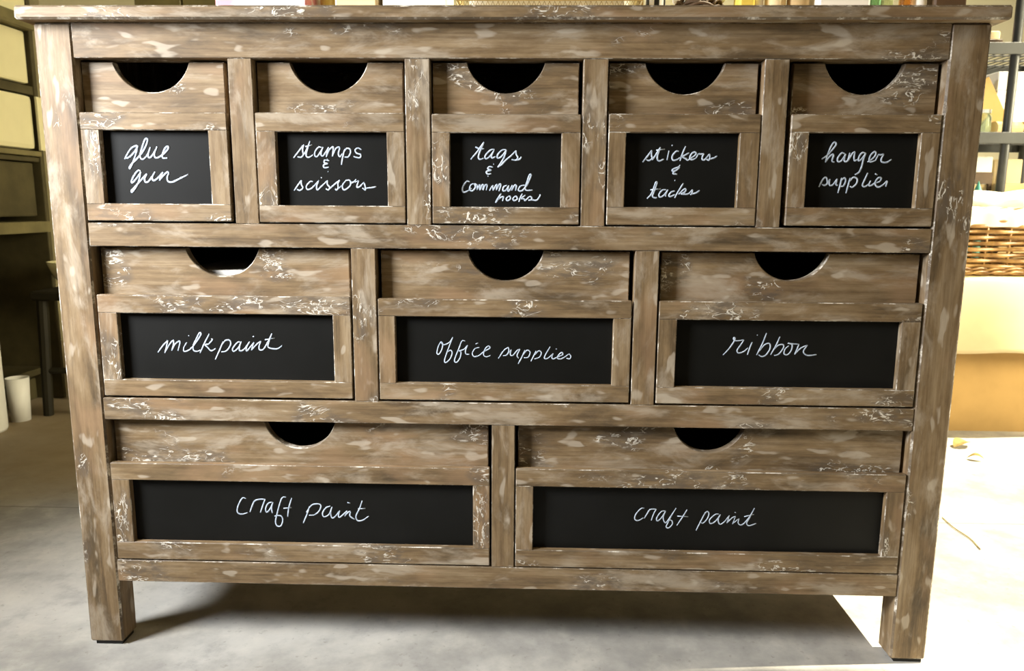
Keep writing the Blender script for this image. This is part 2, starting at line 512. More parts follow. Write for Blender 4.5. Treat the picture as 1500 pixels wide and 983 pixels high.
# chalk lettering: stroke half-width (mm) and strokes in tenths of a millimetre on the dresser front
WRITING = [
  (1.75, [[(-5828,8080),(-5800,8130),(-5721,8238),(-5655,8274),(-5613,8275),(-5646,8218),(-5707,8150),(-5782,8096),(-5809,8107)],[(-5611,8275),(-5642,8178),(-5682,8083),(-5727,7988),(-5759,7941),(-5761,7961),(-5718,8015),(-5642,8083),(-5551,8178),(-5488,8272),(-5450,8366),(-5472,8390),(-5507,8346),(-5559,8218),(-5583,8131),(-5569,8086),(-5530,8087),(-5469,8152),(-5416,8262)],[(-5416,8262),(-5453,8172),(-5458,8114),(-5416,8114),(-5346,8206),(-5313,8271)],[(-5313,8271),(-5359,8166),(-5353,8109),(-5297,8112),(-5202,8173),(-5141,8241),(-5146,8274),(-5189,8247),(-5230,8166),(-5240,8112),(-5214,8096),(-5162,8102)],[(-5593,7901),(-5635,7910),(-5704,7832),(-5749,7744),(-5726,7733),(-5649,7812),(-5591,7894)],[(-5591,7894),(-5632,7758),(-5689,7655),(-5749,7586),(-5757,7607),(-5688,7676),(-5612,7751),(-5527,7840),(-5498,7861)],[(-5498,7861),(-5539,7786),(-5531,7738),(-5485,7745),(-5416,7827),(-5373,7893)],[(-5373,7893),(-5417,7814),(-5416,7770),(-5378,7766),(-5318,7814),(-5250,7889)],[(-5250,7889),(-5280,7828),(-5312,7762)],[(-5312,7762),(-5239,7842),(-5180,7890),(-5155,7876)],[(-5155,7876),(-5185,7815),(-5175,7750),(-5106,7741),(-5004,7786),(-4857,7857)]]),
  (1.45, [[(-3214,8113),(-3126,8217),(-3049,8310)],[(-3049,8310),(-3070,8230),(-3063,8163),(-3095,8123),(-3153,8129)],[(-3093,8123),(-3035,8190),(-2990,8271),(-2953,8364)],[(-2953,8364),(-2986,8271),(-3017,8177),(-3012,8134),(-2971,8124),(-2914,8161)],[(-3027,8281),(-2920,8304)],[(-2775,8269),(-2827,8271),(-2881,8204),(-2883,8144),(-2846,8138),(-2788,8218),(-2758,8274)],[(-2758,8274),(-2788,8192),(-2783,8149),(-2748,8156),(-2672,8275)],[(-2672,8275),(-2691,8205),(-2711,8128)],[(-2708,8136),(-2663,8232),(-2613,8275),(-2599,8257),(-2618,8136)],[(-2615,8142),(-2566,8246),(-2521,8276),(-2503,8257),(-2524,8179),(-2503,8134),(-2464,8180)],[(-2425,8249),(-2459,8126),(-2483,8011)],[(-2455,8173),(-2400,8253),(-2345,8247),(-2338,8194),(-2376,8131),(-2431,8130)],[(-2169,8237),(-2221,8264),(-2266,8234),(-2243,8188),(-2185,8168),(-2189,8125),(-2238,8122),(-2293,8138)],[(-2665,8072),(-2734,8082),(-2744,8044),(-2695,8031),(-2756,8009),(-2744,7968),(-2674,7978)],[(-2698,8101),(-2694,8090)],[(-2696,7913),(-2688,7909)],[(-3227,7623),(-3154,7718),(-3106,7779)],[(-3106,7779),(-3109,7718),(-3089,7664),(-3136,7626),(-3182,7642)],[(-2929,7757),(-2971,7760),(-3032,7694),(-3020,7642),(-2968,7651),(-2910,7699),(-2838,7777)],[(-2838,7777),(-2873,7693),(-2864,7636),(-2785,7704),(-2703,7778)],[(-2703,7778),(-2708,7721),(-2672,7674),(-2697,7637),(-2735,7653)],[(-2686,7644),(-2597,7721),(-2514,7786)],[(-2514,7786),(-2544,7729),(-2543,7668),(-2572,7635),(-2591,7654)],[(-2565,7640),(-2475,7709)],[(-2428,7777),(-2362,7782),(-2353,7709),(-2425,7644),(-2467,7648),(-2475,7709),(-2421,7777)],[(-2357,7734),(-2290,7764),(-2264,7802)],[(-2287,7757),(-2223,7778)],[(-2223,7778),(-2247,7717),(-2251,7680),(-2209,7689),(-2149,7754)],[(-2149,7754),(-2130,7711),(-2124,7640),(-2170,7670)],[(-2126,7667),(-2043,7673),(-1956,7690)],[(-2805,7819),(-2785,7819)]]),
  (1.5, [[(-509,8103),(-411,8216),(-342,8310),(-306,8360)],[(-306,8360),(-353,8257),(-390,8150),(-370,8107),(-308,8124)],[(-438,8289),(-377,8263),(-306,8262)],[(-145,8251),(-206,8244),(-284,8164),(-277,8115),(-219,8148),(-149,8247)],[(-149,8247),(-192,8164),(-182,8127),(-131,8149)],[(33,8248),(-29,8245),(-97,8178),(-99,8127),(-42,8149),(35,8248)],[(35,8248),(-1,8139),(-55,8045),(-99,7991)],[(-99,7991),(-41,8029),(27,8099),(101,8159),(178,8239)],[(178,8239),(184,8179),(207,8137),(177,8097),(111,8106)],[(180,8097),(234,8111),(261,8148)],[(-168,7991),(-226,7997),(-247,7966),(-196,7945),(-267,7926),(-252,7889),(-194,7894)],[(-167,8035),(-155,8034)],[(-252,7857),(-238,7855)],[(-525,7772),(-576,7774),(-636,7679),(-621,7616),(-563,7630),(-494,7677)],[(-450,7748),(-508,7720),(-524,7653),(-480,7637),(-436,7691),(-446,7741),(-408,7721)],[(-406,7721),(-411,7647)],[(-406,7660),(-370,7732),(-367,7651),(-336,7721),(-312,7719),(-320,7651),(-287,7722),(-257,7722),(-271,7646)],[(-223,7639),(-171,7725)],[(-171,7725),(-168,7642)],[(-166,7644),(-122,7723),(-106,7720),(-119,7647)],[(-117,7653),(-68,7737),(-48,7723),(-78,7633)],[(45,7724),(-6,7697),(-15,7643),(29,7647),(73,7721)],[(73,7721),(59,7643),(87,7650),(127,7727)],[(127,7727),(114,7643)],[(117,7646),(163,7724),(188,7711),(175,7641)],[(320,7725),(251,7712),(219,7651),(274,7642),(344,7723),(401,7844),(408,7882),(384,7876),(352,7779),(323,7685),(345,7649),(438,7652)],[(-131,7459),(-87,7534),(-44,7598)],[(-44,7598),(-94,7507),(-122,7466)],[(-91,7507),(-32,7548),(-9,7540),(-22,7484)],[(65,7556),(35,7521),(55,7491),(99,7519),(93,7555),(65,7556)],[(167,7557),(137,7522),(158,7492),(205,7519),(189,7556),(167,7557)],[(280,7600),(250,7536),(228,7474)],[(329,7577),(266,7528),(305,7520),(326,7496),(387,7557)],[(387,7557),(418,7548),(423,7510),(371,7500)],[(423,7507),(498,7501),(538,7549),(557,7587)]]),
  (1.5, [[(2088,8077),(2165,8176),(2219,8252)],[(2219,8252),(2219,8176),(2230,8134),(2182,8101),(2143,8116)],[(2229,8107),(2293,8203),(2346,8298)],[(2346,8298),(2313,8190),(2308,8121),(2344,8097),(2404,8124)],[(2284,8253),(2414,8270)],[(2476,8246),(2452,8109)],[(2513,8328),(2527,8318)],[(2624,8238),(2581,8237),(2528,8165),(2543,8109),(2600,8116),(2646,8149)],[(2723,8313),(2680,8205),(2647,8096)],[(2780,8219),(2712,8179),(2682,8159),(2734,8130),(2765,8110),(2804,8137)],[(2804,8137),(2882,8193),(2867,8228),(2818,8206),(2792,8139),(2829,8117),(2885,8140)],[(2885,8140),(2922,8209)],[(2922,8209),(2949,8198),(3002,8206)],[(3002,8206),(2980,8164),(2980,8124),(3015,8118),(3083,8203)],[(3083,8203),(3093,8154),(3078,8112),(3041,8125)],[(3085,8125),(3151,8145),(3199,8172)],[(2650,8038),(2628,8006),(2554,7979),(2539,7950),(2596,7958),(2648,8006)],[(2596,7955),(2564,7937),(2555,7910),(2614,7903)],[(2576,7811),(2586,7807)],[(2173,7535),(2243,7616),(2296,7775),(2321,7778)],[(2321,7778),(2282,7657),(2256,7573),(2298,7547),(2320,7553)],[(2218,7667),(2377,7684)],[(2459,7671),(2402,7664),(2354,7603),(2369,7560),(2425,7588),(2486,7674)],[(2486,7674),(2452,7604),(2456,7568)],[(2589,7652),(2539,7638),(2504,7591),(2525,7568),(2597,7602)],[(2712,7769),(2649,7659),(2590,7548)],[(2649,7603),(2727,7680),(2757,7670),(2730,7626),(2683,7612),(2787,7609),(2852,7674)],[(2852,7674),(2849,7620),(2823,7597)],[(2850,7611),(2909,7626),(2964,7664)]]),
  (1.5, [[(4754,8134),(4843,8202),(4928,8308),(4953,8358),(4925,8382),(4886,8334),(4842,8215),(4811,8088)],[(4811,8088),(4859,8160),(4903,8203),(4926,8190),(4910,8111),(4947,8092)],[(5092,8217),(5041,8223),(4991,8150),(5001,8102),(5049,8115),(5104,8213)],[(5104,8213),(5088,8138),(5104,8102),(5145,8122),(5163,8230)],[(5163,8230),(5143,8109)],[(5145,8114),(5201,8217),(5241,8246)],[(5241,8246),(5232,8165),(5245,8116),(5281,8132)],[(5396,8225),(5346,8231),(5308,8178),(5300,8117),(5341,8136),(5402,8227)],[(5402,8227),(5374,8139),(5353,8021),(5317,7941),(5263,7910)],[(5435,8097),(5513,8153),(5550,8212),(5531,8248),(5481,8205),(5458,8140),(5477,8098),(5549,8118)],[(5549,8118),(5590,8209)],[(5590,8209),(5621,8201),(5669,8213)],[(5669,8213),(5636,8141),(5650,8099),(5717,8092),(5785,8137)],[(4741,7723),(4790,7832),(4830,7875)],[(4830,7875),(4854,7846),(4864,7779),(4823,7750),(4788,7766)],[(4864,7782),(4899,7843)],[(4899,7843),(4893,7780),(4910,7750),(4952,7764),(5006,7849)],[(5006,7849),(4996,7767),(5024,7751)],[(5072,7863),(5058,7754),(5033,7636)],[(5066,7820),(5112,7863),(5136,7821),(5108,7745),(5063,7738)],[(5199,7864),(5178,7755),(5154,7635)],[(5194,7812),(5245,7871),(5303,7848),(5299,7782),(5244,7726),(5204,7739)],[(5453,7938),(5410,7822),(5390,7756),(5428,7734),(5491,7780)],[(5506,7826),(5485,7756),(5523,7754),(5573,7794)],[(5561,7927),(5598,7906)],[(5573,7790),(5638,7811),(5660,7860),(5617,7866),(5579,7810),(5584,7757),(5629,7728),(5687,7758),(5748,7824)],[(5748,7824),(5750,7798),(5736,7734)]]),
  (1.4, [[(-5531,5062),(-5437,5182),(-5358,5257)],[(-5358,5257),(-5387,5147),(-5420,5054)],[(-5418,5061),(-5330,5201),(-5273,5258),(-5264,5219),(-5306,5091)],[(-5302,5098),(-5242,5202),(-5168,5250),(-5168,5203),(-5205,5092)],[(-5051,5234),(-5104,5150),(-5104,5085),(-5019,5112),(-4925,5205),(-4834,5330),(-4814,5374),(-4839,5386),(-4893,5294),(-4947,5188),(-4952,5108),(-4906,5087),(-4839,5106)],[(-5021,5342),(-5004,5339)],[(-4682,5371),(-4765,5225),(-4849,5061)],[(-4655,5297),(-4635,5280),(-4705,5208),(-4758,5197),(-4717,5151),(-4664,5099),(-4591,5139)],[(-4468,5250),(-4525,5122),(-4609,4957)],[(-4508,5172),(-4429,5268),(-4355,5269),(-4350,5195),(-4421,5102),(-4504,5083)],[(-4189,5249),(-4237,5240),(-4316,5142),(-4302,5094),(-4224,5157),(-4171,5262)],[(-4171,5262),(-4207,5161),(-4201,5104),(-4134,5132),(-4040,5255)],[(-4040,5255),(-4092,5162),(-4087,5106),(-3971,5247)],[(-3987,5340),(-3959,5335)],[(-3971,5247),(-4019,5115)],[(-4016,5119),(-3923,5217),(-3856,5266)],[(-3856,5266),(-3890,5182),(-3884,5126),(-3822,5136),(-3746,5255),(-3675,5391)],[(-3675,5391),(-3729,5255),(-3745,5175),(-3681,5146),(-3593,5147),(-3518,5199)],[(-3792,5289),(-3635,5318)]]),
  (1.15, [[(-990,5287),(-1028,5216),(-1051,5111),(-1020,5088),(-972,5169),(-958,5264),(-990,5287),(-939,5242),(-849,5285),(-798,5365)],[(-798,5365),(-859,5208),(-930,4998),(-908,4956),(-842,5018),(-809,5114),(-837,5155),(-873,5132)],[(-602,5306),(-653,5306),(-700,5191),(-772,5000),(-739,4962),(-682,5039),(-669,5135),(-700,5144),(-625,5173),(-565,5239)],[(-565,5239),(-597,5155),(-588,5098),(-538,5092)],[(-438,5261),(-397,5278)],[(-376,5205),(-448,5185),(-489,5108),(-457,5057),(-382,5077),(-307,5139),(-210,5197),(-238,5229),(-289,5177),(-311,5091),(-270,5056),(-201,5079)],[(-77,5033),(10,5162),(79,5214)],[(79,5214),(89,5163),(57,5092),(-4,5076)],[(63,5092),(126,5177)],[(126,5177),(113,5097),(151,5084),(216,5161),(266,5188)],[(266,5188),(220,5088),(245,5037)],[(342,5170),(291,5051),(236,4948)],[(310,5086),(374,5170),(425,5138),(394,5058),(325,5048)],[(518,5162),(478,5073),(437,4992)],[(496,5098),(560,5163),(602,5131),(571,5060),(493,5031)],[(740,5231),(673,5113),(651,5046),(702,5043),(788,5124)],[(788,5124),(767,5057),(795,5035),(851,5064),(937,5103),(924,5139),(878,5106),(856,5049),(907,5036),(966,5065),(1039,5121)],[(826,5196),(846,5197)],[(1039,5121),(1068,5080),(1047,5038),(996,5051)]]),
  (1.25, [[(3447,5131),(3532,5231),(3603,5343),(3619,5399),(3600,5409),(3601,5378),(3649,5359),(3759,5376)],[(3759,5376),(3714,5297),(3662,5208),(3691,5166),(3767,5191),(3829,5250)],[(3888,5341),(3857,5251),(3826,5139)],[(3954,5456),(3967,5452)],[(4101,5488),(4053,5332),(3969,5137)],[(4007,5201),(4086,5304),(4158,5321),(4170,5238),(4112,5139),(4051,5114),(4000,5141)],[(4313,5434),(4257,5287),(4186,5143)],[(4199,5180),(4288,5291),(4367,5307),(4378,5257),(4312,5157),(4241,5133)],[(4461,5293),(4407,5241),(4394,5162),(4452,5151),(4504,5227),(4506,5309),(4440,5332),(4502,5322),(4614,5317)],[(4614,5317),(4586,5228),(4557,5152)],[(4560,5159),(4646,5255),(4746,5304)],[(4746,5304),(4692,5213),(4714,5162),(4778,5139),(4896,5155)]]),
  (1.4, [[(-4236,2623),(-4297,2629),(-4373,2497),(-4392,2387),(-4329,2348),(-4219,2377)],[(-4094,2596),(-4138,2501),(-4182,2387)],[(-4123,2547),(-4054,2606),(-3918,2618)],[(-3918,2618),(-3963,2504),(-4008,2381)],[(-3803,2571),(-3874,2542),(-3917,2450),(-3902,2392),(-3844,2448),(-3791,2566)],[(-3791,2566),(-3817,2471),(-3809,2376)],[(-3570,2660),(-3635,2646),(-3694,2491),(-3735,2344),(-3761,2234),(-3739,2154),(-3674,2158),(-3640,2255),(-3663,2327),(-3736,2335),(-3775,2322)],[(-3475,2644),(-3529,2476),(-3555,2317)],[(-3620,2465),(-3482,2477)],[(-3184,2504),(-3229,2372),(-3300,2210)],[(-3242,2399),(-3154,2523),(-3049,2552),(-2994,2522),(-3027,2430),(-3108,2361),(-3199,2351)],[(-2838,2516),(-2912,2487),(-2971,2395),(-2947,2328),(-2864,2375),(-2813,2502)],[(-2813,2502),(-2837,2398),(-2814,2312),(-2761,2341),(-2685,2440)],[(-2685,2440),(-2708,2363),(-2692,2324),(-2621,2383),(-2563,2443)],[(-2554,2584),(-2507,2574)],[(-2563,2443),(-2604,2343)],[(-2595,2362),(-2533,2425),(-2508,2425)],[(-2508,2425),(-2517,2349),(-2441,2292)],[(-2307,2622),(-2358,2479),(-2417,2351),(-2393,2274),(-2311,2280),(-2205,2355)],[(-2379,2479),(-2259,2486)]]),
  (1.15, [[(2310,2574),(2254,2567),(2173,2463),(2164,2382),(2219,2361),(2299,2408)],[(2402,2561),(2351,2467),(2316,2399)],[(2369,2517),(2415,2558),(2503,2563)],[(2503,2563),(2461,2469),(2431,2365)],[(2657,2535),(2586,2520),(2519,2416),(2530,2358),(2591,2413),(2657,2532)],[(2657,2532),(2624,2436),(2638,2360),(2673,2334),(2750,2456),(2824,2587)],[(2824,2587),(2755,2456),(2693,2311),(2678,2256),(2721,2244),(2776,2312),(2757,2375),(2703,2369)],[(3002,2563),(2929,2423),(2847,2288)],[(2848,2449),(3025,2443)],[(3300,2524),(3236,2375),(3164,2207)],[(3248,2408),(3316,2533),(3360,2503),(3336,2413),(3272,2336),(3225,2353)],[(3521,2497),(3459,2487),(3375,2396),(3396,2329),(3473,2376),(3546,2492)],[(3546,2492),(3514,2398),(3543,2323),(3609,2360),(3690,2477)],[(3690,2477),(3657,2343)],[(3660,2351),(3740,2439),(3792,2461)],[(3792,2461),(3746,2327)],[(3752,2338),(3850,2426)],[(3850,2426),(3841,2347),(3902,2319),(4009,2444),(4087,2610)],[(3775,2534),(3796,2522)],[(4087,2610),(4018,2444),(3977,2353),(4017,2305),(4130,2347)],[(3929,2460),(4085,2502)]]),
]

for i, (lab, x0, x1, z0, z1, bx0, bx1, bz0, bz1, ncx, ncz, R) in enumerate(DRAWERS):
    ztop = (0.9515, 0.6725, 0.3945)[0 if i < 5 else 1 if i < 8 else 2]
    ins = 0.0035 if i else 0.006
    sx0, sx1 = x0 + (0.0 if i in (0, 1, 2, 3) else 0.003), x1 - ins
    bm = strip_bm(sx0, sx1, z0 + 0.002, ztop, 0.0165, 0.0300, ncx, ncz, R)
    # the box behind the front
    t = 0.009
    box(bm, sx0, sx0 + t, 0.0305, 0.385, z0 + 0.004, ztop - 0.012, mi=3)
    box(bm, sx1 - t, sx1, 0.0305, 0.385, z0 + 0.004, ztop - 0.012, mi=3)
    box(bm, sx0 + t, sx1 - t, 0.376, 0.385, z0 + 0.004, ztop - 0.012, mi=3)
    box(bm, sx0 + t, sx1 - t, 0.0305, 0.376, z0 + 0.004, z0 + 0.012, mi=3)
    loc = ((x0 + x1) / 2, 0.0, (z0 + z1) / 2)
    d = mesh_obj('drawer', bm, [WH, WV, WE, WIN], dr, loc)
    d['label'] = lab
    # face frame round the chalkboard
    fy0, fy1 = 0.0, 0.0115
    bm = bmesh.new()
    box(bm, x0, x1, fy0, fy1, bz1, z1, 0.0012, 0, 2)
    box(bm, x0, x1, fy0, fy1, z0, bz0, 0.0012, 0, 2)
    box(bm, x0, bx0, fy0 + 0.0003, fy1, bz0 - 0.001, bz1 + 0.001, 0.0010, 1, 2)
    box(bm, bx1, x1, fy0 + 0.0003, fy1, bz0 - 0.001, bz1 + 0.001, 0.0010, 1, 2)
    fo = mesh_obj('face_frame', bm, WM, d)
    fo.location = -d.location
    fo.data.transform(Matrix.Translation(-Vector(loc)))
    fo.location = (0, 0, 0)
    bm = nbox(bx0 - 0.008, bx1 + 0.008, 0.0116, 0.0163, bz0 - 0.008, bz1 + 0.008)
    bmesh.ops.translate(bm, verts=bm.verts, vec=-Vector(loc))
    cb = mesh_obj('chalkboard', bm, CB, d)
    cb['label'] = 'matt black chalkboard panel'
    rad, strokes = WRITING[i]
    rad *= 0.86
    bm = bmesh.new()
    for s_ in strokes:
        pts = smooth_path([(a * 1e-4, 0.0113, c * 1e-4) for a, c in s_], 5 if len(s_) > 2 else 4)
        n_ = len(pts)
        ra = rad * 1e-3
        rr = [ra * (0.72 + 0.28 * min(1, 4 * min(q, n_ - 1 - q) / max(1, n_ - 1))) for q in range(n_)]
        tube(bm, pts, rr, 8, flat=(0, -1, 0))
    bmesh.ops.translate(bm, verts=bm.verts, vec=-Vector(loc))
    hw = mesh_obj('handwriting', bm, CHALK, d, smooth=True)
    hw['label'] = 'white chalk handwriting'

# white paper stack that shows through the notch of the milkpaint drawer
bm = bmesh.new()
for q in range(9):
    o_ = random.uniform(-0.003, 0.003)
    box(bm, -0.53 + o_, -0.35 + o_, 0.036 + abs(o_), 0.26, 0.4490 + q * 0.0209, 0.4490 + (q + 1) * 0.0209 - 0.0006)
tag(mesh_obj('paper_stack', bm, PAPER, None, (-0.44, 0.15, 0.54)), 'white paper stack seen through the notch of the milkpaint drawer', 'paper')

# ------------------------------------------------------------------ things along the dresser top
TZ = 1.0240
def boxed(name, label, cat, x0, x1, y0, y1, h, mat, lid=None, group=None, z=TZ, bevel=0.003):
    t = thing(name, label, cat, ((x0 + x1) / 2, (y0 + y1) / 2, z), group)
    w_, d_ = (x1 - x0) / 2, (y1 - y0) / 2
    if lid:
        mesh_obj('body', nbox(-w_ + 0.002, w_ - 0.002, -d_ + 0.002, d_ - 0.002, 0, h * 0.72, bevel=bevel), mat, t)
        mesh_obj('lid', nbox(-w_, w_, -d_, d_, h * 0.72, h, bevel=bevel), lid, t)
    else:
        mesh_obj('body', nbox(-w_, w_, -d_, d_, 0, h, bevel=bevel), mat, t)
    return t

def jar(name, label, cat, x, y, r, h, mat, lidmat, z=TZ, neck=0.8, group=None):
    t = thing(name, label, cat, (x, y, z), group)
    mesh_obj('body', lathe(bmesh.new(), [(0, 0), (r * .92, 0), (r, h * .05), (r, h * .70), (r * neck, h * .80), (r * neck, h * .86), (0, h * .86)]), mat, t, smooth=True)
    mesh_obj('lid', lathe(bmesh.new(), [(0, h * .861), (r * neck * 1.1, h * .861), (r * neck * 1.1, h * .99), (r * neck, h), (0, h)]), lidmat, t, smooth=False)
    return t

boxed('floral_box', 'white box printed with pink flowers on the left of the dresser top', 'box', -0.452, -0.305, 0.06, 0.20, 0.095, FLOR, FLOR)
jar('mustard_jar', 'mustard yellow jar beside the floral box on the dresser top', 'jar', -0.285, 0.11, 0.0135, 0.085, MUST, MUST)
boxed('cream_carton', 'narrow cream carton beside the mustard jar on the dresser top', 'box', -0.266, -0.200, 0.07, 0.16, 0.090, CARDL)
boxed('white_box', 'plain white box left of the brass mesh basket on the dresser top', 'box', -0.194, -0.090, 0.07, 0.18, 0.100, PAPER, PAPER)

# brass mesh basket: zigzag wire band
BRASS = plain('aged_brass_wire', (0.40, 0.31, 0.13), 0.35, 0.5, 0.6)
t = thing('wire_basket', 'long low brass mesh basket in the middle of the dresser top', 'basket', (0.066, 0.14, TZ))
def rect_loop(wx, wy, z, n=0):
    return [(-wx, -wy, z), (wx, -wy, z), (wx, wy, z), (-wx, wy, z)]
bm = bmesh.new()
N = 18
for zz, amp in ((0.0175, 0.0085), (0.0395, 0.0085)):
    for sgn in (-1, 1):
        for yy in (-0.075, 0.075):
            tube(bm, [(-0.142 + 0.284 * i / (2 * N), yy, zz + sgn * amp * (1 if i % 2 else -1)) for i in range(2 * N + 1)], 0.0011, 5)
        for xx in (-0.142, 0.142):
            tube(bm, [(xx, -0.075 + 0.15 * i / 16, zz + sgn * amp * (1 if i % 2 else -1)) for i in range(17)], 0.0011, 5)
mesh_obj('mesh_side', bm, BRASS, t)
for zz in (0.006, 0.0285, 0.052):
    mesh_obj('wire_ring', tube(bmesh.new(), rect_loop(0.142, 0.075, zz), 0.0022, 6, closed=True), BRASS, t)
bm = nbox(-0.140, 0.140, -0.073, 0.073, 0.0, 0.004)
mesh_obj('base', bm, BRASS, t)
boxed('folded_cream_cloth', 'folded cream cloth lying in the brass mesh basket', 'cloth', -0.06, 0.19, 0.085, 0.195, 0.040, CLOTH, z=TZ + 0.0045, bevel=0.008)

t = thing('striped_tin', 'round tin striped black and white on the dresser top', 'tin', (0.232, 0.10, TZ))
bm = bmesh.new()
n = 12
r = 0.0155
for j in range(n):
    a0, a1 = 2 * math.pi * (j - .5) / n - math.pi / 2, 2 * math.pi * (j + .5) / n - math.pi / 2
    pp = [a0 + (a1 - a0) * q / 4 for q in range(5)]
    for q in range(4):
        A = [(r * math.cos(pp[q + e]), r * math.sin(pp[q + e])) for e in (0, 1)]
        f = bm.faces.new([bm.verts.new((*A[0], 0)), bm.verts.new((*A[1], 0)), bm.verts.new((*A[1], .075)), bm.verts.new((*A[0], .075))])
        f.material_index = j % 2
bmesh.ops.remove_doubles(bm, verts=bm.verts, dist=1e-5)
mesh_obj('body', bm, [BLACK, WHITE], t)
mesh_obj('lid', lathe(bmesh.new(), [(0, .0752), (r * 1.04, .0752), (r * 1.04, .083), (0, .083)]), BLACK, t)

# dark twig wreath lying beside the tin
t = thing('twig_wreath', 'dark brown twig wreath with white berries on the dresser top', 'wreath', (0.305, 0.13, TZ))
bm = bmesh.new()
for q in range(16):
    ph, rr_ = random.uniform(0, 6.28), random.uniform(0.030, 0.042)
    pts = [(rr_ * math.cos(a), rr_ * math.sin(a) , 0.024 + 0.017 * math.sin(3 * a + ph) * (0.5 + 0.5 * math.sin(q))) for a in [2 * math.pi * i / 40 for i in range(40)]]
    tube(bm, pts, 0.0028, 6, closed=True)
mesh_obj('twigs', bm, BROWN, t, smooth=True)
for q in range(10):
    a = 2 * math.pi * q / 10 + 0.2
    bm = bmesh.new()
    bmesh.ops.create_uvsphere(bm, u_segments=10, v_segments=7, radius=0.0052, matrix=Matrix.Translation((0.037 * math.cos(a), 0.037 * math.sin(a), 0.043 + 0.003 * math.sin(q * 2))))
    mesh_obj('berry', bm, WHITE, t, smooth=True)

boxed('yellow_carton', 'small yellow carton right of the twig wreath on the dresser top', 'box', 0.358, 0.382, 0.08, 0.12, 0.085, YELL)
jar('white_jar', 'slim white jar right of the yellow carton on the dresser top', 'jar', 0.392, 0.10, 0.0075, 0.08, WHITE, WHITE)
jar('cream_jar', 'cream jar left of the tan canister on the dresser top', 'jar', 0.418, 0.10, 0.016, 0.085, CARDL, CARDL)
jar('tan_canister', 'tan canister beside the cream jar on the dresser top', 'canister', 0.4530, 0.10, 0.0165, 0.085, TAN, CARDL)
boxed('white_gift_box', 'wide white box right of the tan canister on the dresser top', 'box', 0.474, 0.556, 0.07, 0.17, 0.075, PAPER, PAPER)

def bottle(label, x, y, r, h, mat):
    t = thing('glass_bottle', label, 'bottle', (x, y, TZ), 'glass bottles on the dresser top')
    mesh_obj('body', lathe(bmesh.new(), [(0, 0), (r * .9, 0), (r, h * .05), (r, h * .6), (r * .45, h * .76), (r * .4, h * .92), (0, h * .92)]), mat, t, smooth=True)
    mesh_obj('cap', lathe(bmesh.new(), [(0, h * .921), (r * .5, h * .921), (r * .5, h), (0, h)]), BLACK, t)
bottle('bright green glass bottle on the dresser top', 0.5665, 0.09, 0.0095, 0.115, GREENG)
bottle('pale green glass bottle beside the amber one on the dresser top', 0.5885, 0.10, 0.0105, 0.105, CLEARG)
bottle('small amber glass bottle left of the dark box', 0.6110, 0.085, 0.0090, 0.095, AMBERG)
jar('white_candle_jar', 'white candle jar between the amber bottle and the dark box', 'jar', 0.6340, 0.09, 0.0115, 0.085, WHITE, WHITE)
boxed('dark_box', 'dark brown box at the right end of the dresser top', 'box', 0.650, 0.703, 0.075, 0.17, 0.085, BROWN, BROWN)

# ------------------------------------------------------------------ left background
t = thing('cream_cupboard', 'tall glossy cream cupboard with a dark open lower half', 'cupboard', (-1.75, 0.6, 0))
def cp(name, x0, x1, y0, y1, z0, z1, mat, bevel=0.004, label=None):
    o = mesh_obj(name, nbox(x0, x1, y0, y1, z0, z1, bevel=bevel, seg=2), mat, t)
    if label:
        o['label'] = label
    return o
L = 1.05
cp('back_panel', -0.46, -0.44, 0.02, L - 0.02, 0.02, 1.85, OLIVE)
cp('end_panel', -0.44, -0.001, L - 0.022, L, 0.0, 1.85, OLIVE)
cp('end_panel', -0.44, -0.001, 0.0, 0.022, 0.0, 1.85, OLIVE)
cp('stile', 0.0, 0.010, L - 0.030, L + 0.004, 0.925, 1.113, CREAM, 0.002)
cp('top_board', -0.46, 0.02, -0.01, L + 0.01, 1.851, 1.88, CREAM)
cp('upper_door', -0.44, -0.004, 0.024, L - 0.024, 1.385, 1.845, CREAM)
m_ = cp('cornice', -0.44, 0.030, 0.024, L - 0.024, 1.335, 1.383, OLIVE2, 0.012, 'dark olive moulding')
cp('middle_door', -0.44, 0.004, 0.024, L - 0.055, 1.152, 1.330, CREAM, 0.010)
cp('rail', -0.44, -0.004, 0.024, L - 0.024, 1.118, 1.148, OLIVE, 0.002, 'dark rail')
cp('drawer_front', -0.44, 0.006, 0.024, L - 0.050, 0.925, 1.113, CREAM, 0.018)
cp('rail', -0.44, 0.006, 0.024, L - 0.024, 0.903, 0.921, OLIVE2, 0.003)
cp('rail', -0.44, -0.006, 0.024, L - 0.024, 0.884, 0.900, OLIVE, 0.002, 'dark rail')
cp('lower_door', -0.44, -0.02, 0.024, L - 0.040, 0.690, 0.880, OLIVE, 0.006, 'dark olive door')
cp('shelf_rail', -0.44, 0.014, 0.024, L - 0.024, 0.632, 0.672, OLIVE2, 0.004)
cp('lower_shelf', -0.44, -0.06, 0.024, L - 0.024, 0.10, 0.125, OLIVE, 0.003)
cp('plinth', -0.44, -0.10, 0.024, L - 0.024, 0.0, 0.08, OLIVE, 0.003)

